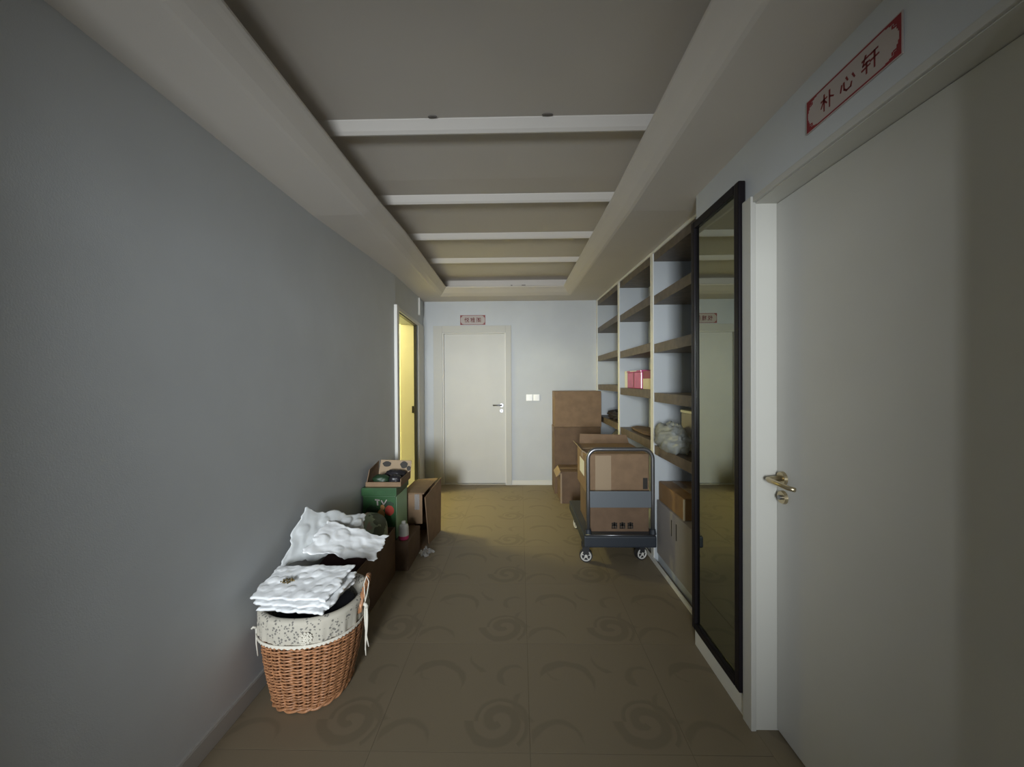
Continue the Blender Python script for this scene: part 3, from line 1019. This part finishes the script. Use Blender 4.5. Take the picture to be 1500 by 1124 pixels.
def sheet(name, m_, corners, seed, nu=44, nv=30, crumple=0.012, edge=0.02, bubbles=(), thick=0.006, parent=None):
    """film between four corners (00,10,11,01) with crumples, ragged rim and air bubbles (u, v, radius, height)"""
    c00, c10, c11, c01 = [Vector(p) for p in corners]
    nrm = ((c10 - c00).cross(c01 - c00)).normalized()
    if nrm.z < 0: nrm = -nrm
    ul = ((c10 - c00).length + (c11 - c01).length) / 2
    vl = ((c01 - c00).length + (c11 - c10).length) / 2
    eu, ev = (c10 - c00).normalized(), (c01 - c00).normalized()

    def base(u, v):
        p = c00 * (1 - u) * (1 - v) + c10 * u * (1 - v) + c11 * u * v + c01 * (1 - u) * v
        rim = (abs(2 * u - 1)) ** 6
        rimv = (abs(2 * v - 1)) ** 6
        p = p + eu * edge * (1 if u > .5 else -1) * rim * fold(v * 1.3, 0.3, seed + 3) + ev * edge * (1 if v > .5 else -1) * rimv * fold(u * 1.7, .1, seed + 5)
        h = crumple * fold(u * 1.1, v * 1.0, seed) + crumple * .3 * fold(u * 2.1, v * 1.9, seed + 9)
        for (a, c, r, hh) in bubbles:
            d2_ = ((u - a) * ul) ** 2 + ((v - c) * vl) ** 2
            if d2_ < r * r: h += hh * (1 - (d2_ / (r * r)) ** 2.0)
        return p, h
    mb = MB()
    top, bot = [], []
    for j in range(nv):
        for i in range(nu):
            p, h = base(i / (nu - 1), j / (nv - 1))
            e = min(i, nu - 1 - i, j, nv - 1 - j)
            tk = thick * (0.15 if e == 0 else 1)
            top.append(p + nrm * (h + tk / 2))
            bot.append(p + nrm * (h * 0.55 - tk / 2 + (h * .45 if e == 0 else 0)))
    N = nu * nv
    fs = []
    for j in range(nv - 1):
        for i in range(nu - 1):
            a = j * nu + i
            fs.append((a, a + 1, a + nu + 1, a + nu))
            fs.append((N + a, N + a + nu, N + a + nu + 1, N + a + 1))
    rimi = [i for i in range(nu)] + [j * nu + nu - 1 for j in range(1, nv)] + [(nv - 1) * nu + i for i in range(nu - 2, -1, -1)] + [j * nu for j in range(nv - 2, 0, -1)]
    for a, c in zip(rimi, rimi[1:] + rimi[:1]):
        fs.append((a, N + a, N + c, c))
    mb.add(top + bot, fs)
    return mb.build(name, m_, parent, smooth=True)


# ------------------------------------------------------------------ wicker basket
bk = thing('wicker_basket', 'oval brown wicker laundry basket with floral cotton liner against the left wall', 'basket', (-0.935, 1.77, 0))
BC0, BC1 = Vector((-0.948, 1.748)), Vector((-0.934, 1.745))
A0, B0, A1, B1 = 0.148, 0.158, 0.204, 0.198
HT = 0.40
NS = 30


def bask(th, t, off=0.0):
    """point on the basket wall at height fraction t"""
    bul = 0.012 * math.sin(PI * t)
    a = A0 + (A1 - A0) * t + bul + off
    b_ = B0 + (B1 - B0) * t + bul + off
    c = BC0.lerp(BC1, t)
    ct, st = math.cos(th), math.sin(th)
    e = 0.86
    return Vector((c.x + a * math.copysign(abs(ct) ** e, ct), c.y + b_ * math.copysign(abs(st) ** e, st), 0.012 + t * (HT - 0.012)))


b = MB()
rows = 54
seg = NS * 4
for r in range(rows):
    t = 0.03 + 0.95 * r / (rows - 1)
    pts = []
    for k in range(seg):
        th = 2 * PI * k / seg
        s = math.cos(PI * k / 4 + (PI if r % 2 else 0)) if True else 0
        jit = 0.0012 * math.sin(k * 0.9 + r * 2.1)
        pts.append(bask(th, t + 0.003 * math.sin(k * .37 + r), 0.0060 * s + jit))
    b.tube(pts, 0.0037, 5, closed=True)
wv = b.build('wicker_weave', M['wicker'], bk, smooth=True)
wv['kind'] = 'stuff'
stake = []
for k in range(NS):
    th = 2 * PI * (k + 0.0) / NS
    b = MB()
    b.tube([bask(th, q / 8, 0.0) for q in range(9)], 0.0055, 6)
    b.build('stake', M['wicker_d'], bk, smooth=True)
b = MB()                                                    # plaited foot and rim
for ph in (0, PI):
    b.tube([bask(2 * PI * k / 90, 0.0, 0.004 + 0.005 * math.cos(k * 0.7 + ph)) + Vector((0, 0, 0.002 + 0.006 * math.sin(k * 0.7 + ph))) for k in range(90)], 0.006, 6, closed=True)
b.build('foot_braid', M['wicker'], bk, smooth=True)
b = MB()
for ph in (0, PI):
    b.tube([bask(2 * PI * k / 90, 1.0, 0.004 * math.cos(k * 0.7 + ph)) + Vector((0, 0, 0.006 + 0.006 * math.sin(k * 0.7 + ph))) for k in range(90)], 0.007, 6, closed=True)
b.build('rim_braid', M['wicker'], bk, smooth=True)
b = MB()
n = 40
b.add([bask(2 * PI * k / n, 0.02, -0.008) for k in range(n)] + [bask(2 * PI * k / n, 0.0, -0.008) for k in range(n)],
      [tuple(range(n)), tuple(reversed(range(n, 2 * n)))] + [(k, (k + 1) % n, n + (k + 1) % n, n + k) for k in range(n)])
b.build('base', M['wicker_d'], bk)
# liner turned over the rim
b = MB()


def liner(u, v):
    th = 2 * PI * u
    pl_ = 0.003 * math.sin(u * 2 * PI * 17 + 1.0 * math.sin(u * 40)) + 0.002 * math.sin(u * 2 * PI * 41)
    if v < 0.25:                                            # inside
        q = v / 0.25
        return bask(th, 0.62 + 0.38 * q, -0.016 - 0.002 * q) + Vector((0, 0, 0.012 * q))
    if v < 0.42:
        q = (v - 0.25) / 0.17
        return bask(th, 1.0, -0.018 + 0.034 * q) + Vector((0, 0, 0.012 + 0.010 * math.sin(PI * q)))
    q = (v - 0.42) / 0.58
    return bask(th, 1.0 - 0.200 * q, 0.016 + pl_ * q) + Vector((0, 0, 0.012 * (1 - q)))


b.grid(liner, 150, 26, closed_u=True)
ln = b.build('liner', M['floral'], bk, smooth=True)
b = MB()
ns = 76
vs_, fs = [], []
for k in range(ns * 4):
    th = 2 * PI * k / (ns * 4)
    sc = 0.5 + 0.5 * math.cos(2 * PI * k / 4)
    p0 = bask(th, 0.806, 0.020)
    p1 = bask(th, 0.778 - 0.016 * sc, 0.0185)
    vs_ += [p0, p1, p1 + Vector((0, 0, .0)) + (bask(th, .74, .0215) - bask(th, .74, .0185)), p0 + (bask(th, .74, .0215) - bask(th, .74, .0185))]
NN = ns * 4
for k in range(NN):
    q = (k + 1) % NN
    for a in range(4):
        c = (a + 1) % 4
        fs.append((k * 4 + a, q * 4 + a, q * 4 + c, k * 4 + c))
b.add(vs_, fs)
b.build('lace_edging', M['lace'], ln)
# crocheted flower on the liner front
b = MB()
thf = -PI / 2 + 0.26
cc = bask(thf, 0.875, 0.021)
nn = (bask(thf, 0.875, 0.05) - cc).normalized()
tt = Vector((0, 0, 1)).cross(nn).normalized()
up_ = nn.cross(tt)
for ring_r, cnt in ((0.0, 1), (0.010, 6), (0.020, 11)):
    for k in range(cnt):
        a = 2 * PI * k / cnt
        p = cc + (tt * math.cos(a) + up_ * math.sin(a)) * ring_r + nn * (0.003 * (1 - ring_r / .03))
        b.tube([p + (tt * math.cos(x) + up_ * math.sin(x)) * 0.0036 for x in [2 * PI * j / 8 for j in range(8)]], 0.0024, 5, closed=True)
b.build('crochet_flower', M['lace'], ln, smooth=True)
# handle
b = MB()
th0 = 0.25
for ph in (0, 2 * PI / 3, 4 * PI / 3):
    pts = []
    for k in range(40):
        q = k / 39
        th = th0 + (q - 0.5) * 0.85
        hgt = 0.105 * math.sin(PI * q) ** 0.7
        pts.append(bask(th, 0.90, 0.012 + 0.006 * math.cos(k * .8 + ph)) + Vector((0.006, 0, hgt + 0.006 * math.sin(k * .8 + ph))))
    b.tube(pts, 0.0062, 6)
b.build('handle', M['wicker'], bk, smooth=True)
# ribbon tied at the side: bow loop and two tails
b = MB()
kn = bask(-0.05, 0.95, 0.026)
b.tube([kn, kn + Vector((0.012, -0.004, 0.045)), kn + Vector((0.020, 0.0, 0.10)), kn + Vector((0.008, 0.004, 0.125)), kn + Vector((-0.004, 0.002, 0.09)), kn + Vector((0.002, 0, 0.03)), kn], 0.0022, 6)
for dx, L_ in ((0.004, 0.20), (0.016, 0.185), (0.010, 0.225)):
    pts = []
    for k in range(16):
        q = k / 15
        pts.append(kn + Vector((0.008 * math.sin(q * 3 + dx * 200) + dx * q + 0.006, -0.008 - 0.004 * q, -L_ * q)))
    b.tube(pts, [0.0045 * (1 - 0.45 * k / 15) for k in range(16)], 6)
b.tube([kn + Vector((-0.006, -0.006, 0.008)), kn + Vector((0.008, -0.008, 0.0)), kn + Vector((0.012, -0.006, -0.012))], 0.008, 8)
b.build('ribbon', M['ribbon'], bk, smooth=True)
b = MB()
kn2 = bask(PI + 0.62, 0.86, 0.020)
b.tube([kn2, kn2 + Vector((-0.010, -0.006, 0.006)), kn2 + Vector((-0.014, -0.008, 0.0))], 0.005, 6)
b.tube([kn2, kn2 + Vector((0.004, -0.006, -0.06)), kn2 + Vector((0.010, -0.006, -0.115))], [0.004, 0.003, 0.0025], 6)
b.build('ribbon', M['ribbon'], bk, smooth=True)
keep(bk)

g = lump('folded_garment', M['navy'], (-0.934, 1.745, 0.255), (0.165, 0.16, 0.080), 1.3, amp=0.05)
tag(g, 'dark navy garment inside the wicker basket under the white mailers', 'clothing')


def mailer(label, corners, seed, th, m_=None, rows_=5, cols=6):
    bub = [((i + 0.35 + 0.3 * hsh(i, j, seed)) / cols, (j + 0.35 + 0.3 * hsh(j, i, seed)) / rows_, 0.017 + 0.007 * hsh(i, j, seed + 1), 0.0012 + 0.0036 * hsh(j, i, seed + 2)) for i in range(cols) for j in range(rows_) if hsh(i * 3, j * 5, seed) > 0.25]
    o = sheet('bubble_mailer', m_ or M['bubble'], corners, seed, 72, 60, 0.0026, 0.010, bub, th)
    return tag(o, label, 'packaging', 'white bubble mailers stacked on the basket')


mailer('puffy white bubble mailer lying lowest on the basket, over the garment', [(-1.105, 1.590, 0.434), (-0.810, 1.560, 0.434), (-0.775, 1.80, 0.452), (-1.09, 1.78, 0.452)], 2.0, 0.013)
m2 = mailer('crumpled white bubble mailer in the middle of the pile on the basket', [(-1.125, 1.585, 0.457), (-0.785, 1.565, 0.455), (-0.766, 1.795, 0.490), (-1.10, 1.775, 0.492)], 4.4, 0.013)
m3 = mailer('white bubble mailer lying topmost on the basket, dried flower on it', [(-1.140, 1.590, 0.481), (-0.800, 1.580, 0.478), (-0.778, 1.785, 0.526), (-1.120, 1.765, 0.530)], 7.1, 0.013)
b = MB()
for k in range(26):
    a, r_ = k * 2.4, 0.020 * math.sqrt(k / 26)
    p = Vector((-1.012 + r_ * math.cos(a) * 1.5, 1.655 + r_ * math.sin(a), 0.5145 + 0.008 * hsh(k)))
    q = p + Vector((0.008 * math.cos(a * 1.7), 0.008 * math.sin(a * 1.3), 0.006))
    b.tube([p, p.lerp(q, .5), q], [0.0012, 0.0042, 0.001], 5)
tag(b.build('dried_flower', M['plant'], smooth=True), 'small dried yellow and brown flower lying on the top white mailer', 'flower')

# ------------------------------------------------------------------ low carton with bubble film and bundles
t = thing('carton', 'long low dark brown carton on the floor between basket and green box', 'box', (-1.03, 2.42, 0))
CX0, CX1, CY0, CY1, CZ = -1.162, -0.905, 2.065, 2.765, 0.335
b = MB()
tk = 0.005
b.box(CX0, CX1, CY0, CY1, 0, 0.006)
b.box(CX0, CX0 + tk, CY0, CY1, 0.006, CZ); b.box(CX1 - tk, CX1, CY0, CY1, 0.006, CZ)
b.box(CX0 + tk, CX1 - tk, CY0, CY0 + tk, 0.006, CZ); b.box(CX0 + tk, CX1 - tk, CY1 - tk, CY1, 0.006, CZ)
b.build('body', M['board_d'], t)
keep(t)
tag(lump('cloth_bundle', M['maroon'], (-1.033, 2.275, 0.010), (0.113, 0.195, 0.215), 3.1, amp=0.03, sharp=5), 'dark maroon cloth bundle filling the low carton under the bubble film', 'cloth')
tag(lump('camouflage_jacket', M['camo'], (-1.034, 2.615, 0.012), (0.114, 0.120, 0.258), 5.5, amp=0.05, sharp=3.6), 'folded camouflage jacket in the low carton in front of the green box', 'clothing')

bub1 = [(0.70, 0.80, 0.036, 0.007), (0.88, 0.74, 0.042, 0.013), (0.55, 0.66, 0.028, 0.005), (0.36, 0.78, 0.030, 0.005), (0.80, 0.42, 0.034, 0.004), (0.30, 0.42, 0.034, 0.004), (0.62, 0.28, 0.034, 0.005), (0.12, 0.62, 0.032, 0.005)]
s1 = sheet('bubble_wrap', M['bubble2'], [(-1.150, 1.815, 0.500), (-0.925, 2.10, 0.462), (-0.945, 2.37, 0.560), (-1.150, 2.02, 0.715)], 2.7, 72, 56, 0.0045, 0.013, bub1, 0.007)
tag(s1, 'clear bubble wrap film leaning up against the left wall over the low carton', 'packaging', 'bubble wrap films on the low carton')
bub2 = [(0.84, 0.52, 0.050, -0.004), (0.60, 0.48, 0.050, -0.004), (0.33, 0.66, 0.046, 0.008), (0.12, 0.4, 0.036, 0.010), (0.42, 0.2, 0.028, 0.004)]
s2 = sheet('bubble_wrap', M['bubble'], [(-1.080, 1.895, 0.540), (-0.785, 2.05, 0.428), (-0.768, 2.22, 0.485), (-1.065, 2.105, 0.622)], 5.2, 72, 48, 0.0040, 0.015, bub2, 0.007)
tag(s2, 'white bubble wrap film jutting out over the edge of the low carton, in front', 'packaging', 'bubble wrap films on the low carton')

# ------------------------------------------------------------------ green printed carton
t = thing('green_carton', 'green vegetable carton with printed front standing by the left wall', 'box', (-1.04, 2.98, 0.209))
GX0, GX1, GY0, GY1, GZ = -1.166, -0.922, 2.835, 3.135, 0.600
GB = 0.208
bx('body', M['green'], GX0, GX1, GY0, GY1, GB + .001, 0.540, t, bevel=0.004)
bx('lid', M['green'], GX0 - 0.008, GX1 + 0.009, GY0 - 0.009, GY1 + 0.006, 0.541, GZ, t, bevel=0.004)
bx('pale_side', M['green_l'], GX1, GX1 + 0.0012, GY0 + 0.012, GY1 - 0.02, GB + .01, 0.530, t)  # paler green over most of the corridor side
b = MB()


def disc(mb, x, z, rx, rz, y, n=18, wob=0.0):
    P = [(x + rx * math.cos(2 * PI * k / n) * (1 + wob * math.sin(k * 1.9)), z + rz * math.sin(2 * PI * k / n) * (1 + wob * math.cos(k * 2.3))) for k in range(n)]
    mb.add([(a, y, c) for a, c in P] + [(a, y - 0.0006, c) for a, c in P], [tuple(range(n)), tuple(reversed(range(n, 2 * n)))] + [(k, (k + 1) % n, n + (k + 1) % n, n + k) for k in range(n)])


disc(b, -0.968, 0.432, 0.034, 0.038, GY0 - 0.0007, wob=0.05)
b.build('red_tomato_print', M['red'], t)
b = MB(); disc(b, -1.030, 0.405, 0.026, 0.036, GY0 - 0.0007, wob=0.1); disc(b, -1.020, 0.455, 0.016, 0.020, GY0 - 0.0007)
b.build('orange_squash_print', M['orange'], t)
b = MB(); disc(b, -1.095, 0.41, 0.050, 0.06, GY0 - 0.0005, wob=0.12); disc(b, -0.985, 0.478, 0.05, 0.022, GY0 - 0.0005, wob=0.1)
b.build('dark_leaf_print', M['green_d'], t)
b = MB()
y = GY0 - 0.0013
for (x0, z0, x1, z1, wd) in ((-1.075, 0.512, -1.040, 0.508, .009), (-1.058, 0.510, -1.055, 0.470, .011), (-1.028, 0.508, -1.010, 0.475, .009), (-1.010, 0.475, -0.988, 0.512, .007)):
    p, q = Vector((x0, y, z0)), Vector((x1, y, z1))
    tdir = (q - p).normalized(); nr = Vector((-tdir.z, 0, tdir.x)) * wd / 2
    P = [p - nr, q - nr, q + nr, p + nr]
    b.hexa(P + [v + Vector((0, -.0006, 0)) for v in P])
b.build('white_lettering', M['plaque'], t)
keep(t)
t = thing('open_carton', 'shallow beige printed carton full of dark packs on top of the green box', 'box', (-1.0, 2.98, GZ))
OX0, OX1, OY0, OY1 = -1.155, -0.890, 2.860, 3.115
b = MB()
b.box(OX0, OX1, OY0, OY1, GZ + .001, GZ + .006)
b.box(OX0, OX1, OY0, OY0 + .005, GZ + .006, GZ + .035)
b.box(OX1 - .005, OX1, OY0 + .005, OY1 - .005, GZ + .006, GZ + .06)
b.build('body', M['board'], t)
b = MB()
b.hexa([(OX0, OY0 + .005, GZ + .006), (OX0 + .005, OY0 + .005, GZ + .006), (OX0 + .005, OY1 - .005, GZ + .006), (OX0, OY1 - .005, GZ + .006),
        (OX0 + .02, OY0 + .02, GZ + .125), (OX0 + .025, OY0 + .02, GZ + .125), (OX0 + .012, OY1 - .005, GZ + .145), (OX0 + .008, OY1 - .005, GZ + .145)])
b.build('side_flap', M['board_in'], t)
b = MB()
b.hexa([(OX0, OY1 - .005, GZ + .006), (OX1, OY1 - .005, GZ + .006), (OX1, OY1, GZ + .006), (OX0, OY1, GZ + .006),
        (OX0 + .02, OY1 + .018, GZ + .148), (OX1 + .006, OY1 + .018, GZ + .140), (OX1 + .006, OY1 + .023, GZ + .140), (OX0 + .02, OY1 + .023, GZ + .148)])
bf = b.build('back_flap', M['board_l'], t)
b = MB()


def back_y(z): return OY1 - .006 + .023 * (z - GZ - .006) / .142


for (x, z, rx, rz) in ((-1.085, GZ + .115, .034, .022), (-0.945, GZ + .108, .030, .028), (-0.905, GZ + .080, .016, .02)):
    b = MB()
    n = 16
    P = [(x + rx * math.cos(2 * PI * k / n) * (1 + .12 * math.sin(k * 1.9)), z + rz * math.sin(2 * PI * k / n)) for k in range(n)]
    b.add([(a, back_y(c), c) for a, c in P] + [(a, back_y(c) - .002, c) for a, c in P], [tuple(range(n)), tuple(reversed(range(n, 2 * n)))] + [(k, (k + 1) % n, n + (k + 1) % n, n + k) for k in range(n)])
    b.build('dark_print', M['ink'], bf)
keep(t)
for k, (x, y, sx, lab) in enumerate(((-1.068, 2.945, 0.062, 'dark green glossy pack in the beige carton, the one nearer the wall'), (-0.955, 2.935, 0.046, 'dark green glossy pack in the beige carton, the one nearer the corridor'), (-0.990, 3.04, 0.080, 'dark glossy pack at the back of the beige carton'))):
    o = lump('food_pack', [M['green_d'], M['bagdark'], M['bagdark']][k], (x, y, GZ + .0065), (sx, 0.046, 0.036 + 0.008 * (k == 2)), 2.0 + k, amp=0.12)
    tag(o, lab, 'packaging', 'dark packs in the beige carton')
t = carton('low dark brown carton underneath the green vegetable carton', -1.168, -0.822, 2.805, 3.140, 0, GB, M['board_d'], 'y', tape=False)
keep(t)
t = thing('small_bottle', 'small white bottle with pink base standing beside the green carton', 'bottle', (-0.872, 2.865, GB))


def lathe(mb, c, prof_, sx=1.0, n=20):
    vs_ = [(c[0] + r * sx * math.cos(2 * PI * k / n), c[1] + r * math.sin(2 * PI * k / n), c[2] + z) for r, z in prof_ for k in range(n)]
    m_ = len(prof_)
    mb.add(vs_, [(i * n + k, i * n + (k + 1) % n, (i + 1) * n + (k + 1) % n, (i + 1) * n + k) for i in range(m_ - 1) for k in range(n)] + [tuple(range(n)), tuple(range((m_ - 1) * n, m_ * n))])


b = MB(); lathe(b, (-0.872, 2.865, GB + .0305), [(.036, 0), (.036, .06), (.032, .076), (.018, .084)], 1.0)
b.build('body', M['label'], t, smooth=False)
b = MB(); lathe(b, (-0.872, 2.865, GB + .001), [(.031, 0), (.036, .006), (.036, .029)], 1.0)
b.build('pink_base', M['pinktag'], t)
b = MB(); lathe(b, (-0.872, 2.865, GB + .115), [(.015, 0), (.015, .018), (.012, .021)], 1.0)
b.build('cap', M['label'], t)
keep(t)

# ------------------------------------------------------------------ brown carton with open front flap
t = thing('flapped_carton', 'worn brown carton lying open with loose flaps on floor behind the green box', 'box', (-0.88, 3.36, 0))
QX0, QX1, QY0, QY1, QZ = -0.985, -0.795, 3.165, 3.58, 0.455
b = MB()
b.box(QX0, QX1, QY0, QY1, 0, .005)
b.box(QX0, QX0 + .005, QY0, QY1, .005, QZ)
b.box(QX0 + .005, QX1, QY1 - .005, QY1, .005, QZ)
b.box(QX0, QX1, QY0, QY1, QZ, QZ + .005)
b.build('body', M['board'], t)
b = MB()
b.hexa([(QX1 + .012, QY0 + .10, 0.0), (QX1 + .018, QY0 + .10, 0.0), (QX1 + .055, QY1 - .01, 0.0), (QX1 + .049, QY1 - .01, 0.0),
        (QX1 + .002, QY0 + .015, QZ - .03), (QX1 + .008, QY0 + .015, QZ - .03), (QX1 + .060, QY1 + .0, QZ + .035), (QX1 + .054, QY1 + .0, QZ + .035)])
b.build('side_panel', M['board'], t)
bx('flap', M['board'], QX0 + .06, QX1 - .012, QY0 - .006, QY0 - .001, 0.215, QZ + .002, t)
bx('flap', M['board_l'], QX0 + .07, QX0 + .115, QY0 - .006, QY0 - .001, 0.02, 0.20, t)
b = MB()
b.hexa([(QX0 + .03, QY0 + .0, QZ + .006), (QX1, QY0 + .0, QZ + .006), (QX1 + .01, QY1, QZ + .006), (QX0 + .03, QY1, QZ + .006),
        (QX0 + .03, QY0 + .0, QZ + .010), (QX1, QY0 + .0, QZ + .010), (QX1 + .03, QY1, QZ + .030), (QX0 + .03, QY1, QZ + .020)])
b.build('flap', M['board'], t)
bx('tape', M['clear'], QX1 - .075, QX1 - .035, QY0 - .0072, QY0 - .006, 0.33, QZ + .002, t)
keep(t)
cb = sheet('plastic_bag', M['clear'], [(-0.812, 3.06, 0.016), (-0.745, 2.985, 0.020), (-0.690, 3.10, 0.018), (-0.775, 3.145, 0.028)], 8.3, 30, 24, 0.016, 0.016, (), 0.004)
tag(cb, 'small crumpled clear plastic bag on the floor below the worn carton', 'bag')

# ------------------------------------------------------------------ things on the bookcase shelves
t = thing('gift_box', 'shiny pink wrapped box on the middle bay shelf', 'box', (1.13, 3.63, 1.31))
bx('body', M['pink'], 1.060, 1.235, 3.400, 3.830, 1.3105, 1.458, t, bevel=0.006)
bx('lid', M['pink'], 1.056, 1.239, 3.396, 3.834, 1.4585, 1.476, t, bevel=0.005)
bx('lid_highlight', M['label'], 1.0545, 1.056, 3.52, 3.72, 1.466, 1.474, t)  # white strip painted in as the highlight along the lid
bx('ribbon', M['redbox'], 1.0585, 1.060, 3.60, 3.63, 1.3105, 1.458, t)
keep(t)
t = thing('white_box', 'small white box beside the pink wrapped box on the bookcase', 'box', (1.13, 3.90, 1.31))
bx('body', M['label'], 1.070, 1.200, 3.860, 3.962, 1.3105, 1.46, t, bevel=0.003)
bx('lid', M['label'], 1.068, 1.202, 3.858, 3.964, 1.4605, 1.480, t, bevel=0.003)
keep(t)
t = thing('tea_box', 'dark red box with cream lower half beside the pink wrapped box', 'box', (1.12, 3.24, 1.31))
bx('body', M['redbox'], 1.065, 1.20, 3.15, 3.36, 1.40, 1.465, t, bevel=0.002)
bx('lower_body', M['cream'], 1.063, 1.20, 3.15, 3.36, 1.3105, 1.3995, t, bevel=0.002)
keep(t)
o = lump('plastic_bag', M['haze'], (1.056, 2.710, 0.893), (0.082, 0.205, 0.105), 4.6, amp=0.20, freq=3.2, n=40, sharp=2.2)
tag(o, 'cloudy crumpled plastic bag spilling over the bookcase shelf beside the mirror', 'bag')
t = thing('storage_box', 'pale plastic storage box behind the cloudy bag on the bookcase', 'box', (1.23, 2.6, 0.89))
bx('body', M['white_c'], 1.175, 1.300, 2.36, 2.84, 0.8905, 1.150, t, bevel=0.01)
bx('lid', M['label'], 1.170, 1.303, 2.355, 2.845, 1.1505, 1.170, t, bevel=0.006)
keep(t)
o = lump('plastic_bag', M['bagdark'], (1.155, 4.45, 0.937), (0.11, 0.30, 0.058), 6.0, amp=0.22, freq=4, n=36)
tag(o, 'black plastic bag on the far bookcase shelf behind the tall cartons', 'bag')
o = lump('plastic_bag', M['baggrey'], (1.165, 4.45, 0.077), (0.115, 0.32, 0.40), 9.0, amp=0.10, freq=4, n=36)
tag(o, 'grey plastic bag bulging in the bottom of the far bookcase bay', 'bag')
o = lump('cloth_bundle', M['board_d'], (1.16, 3.50, 0.912), (0.10, 0.36, 0.018), 11.0, amp=0.1, n=24)
tag(o, 'flat dark brown cloth bundle on the low shelf of the middle bookcase bay', 'cloth')
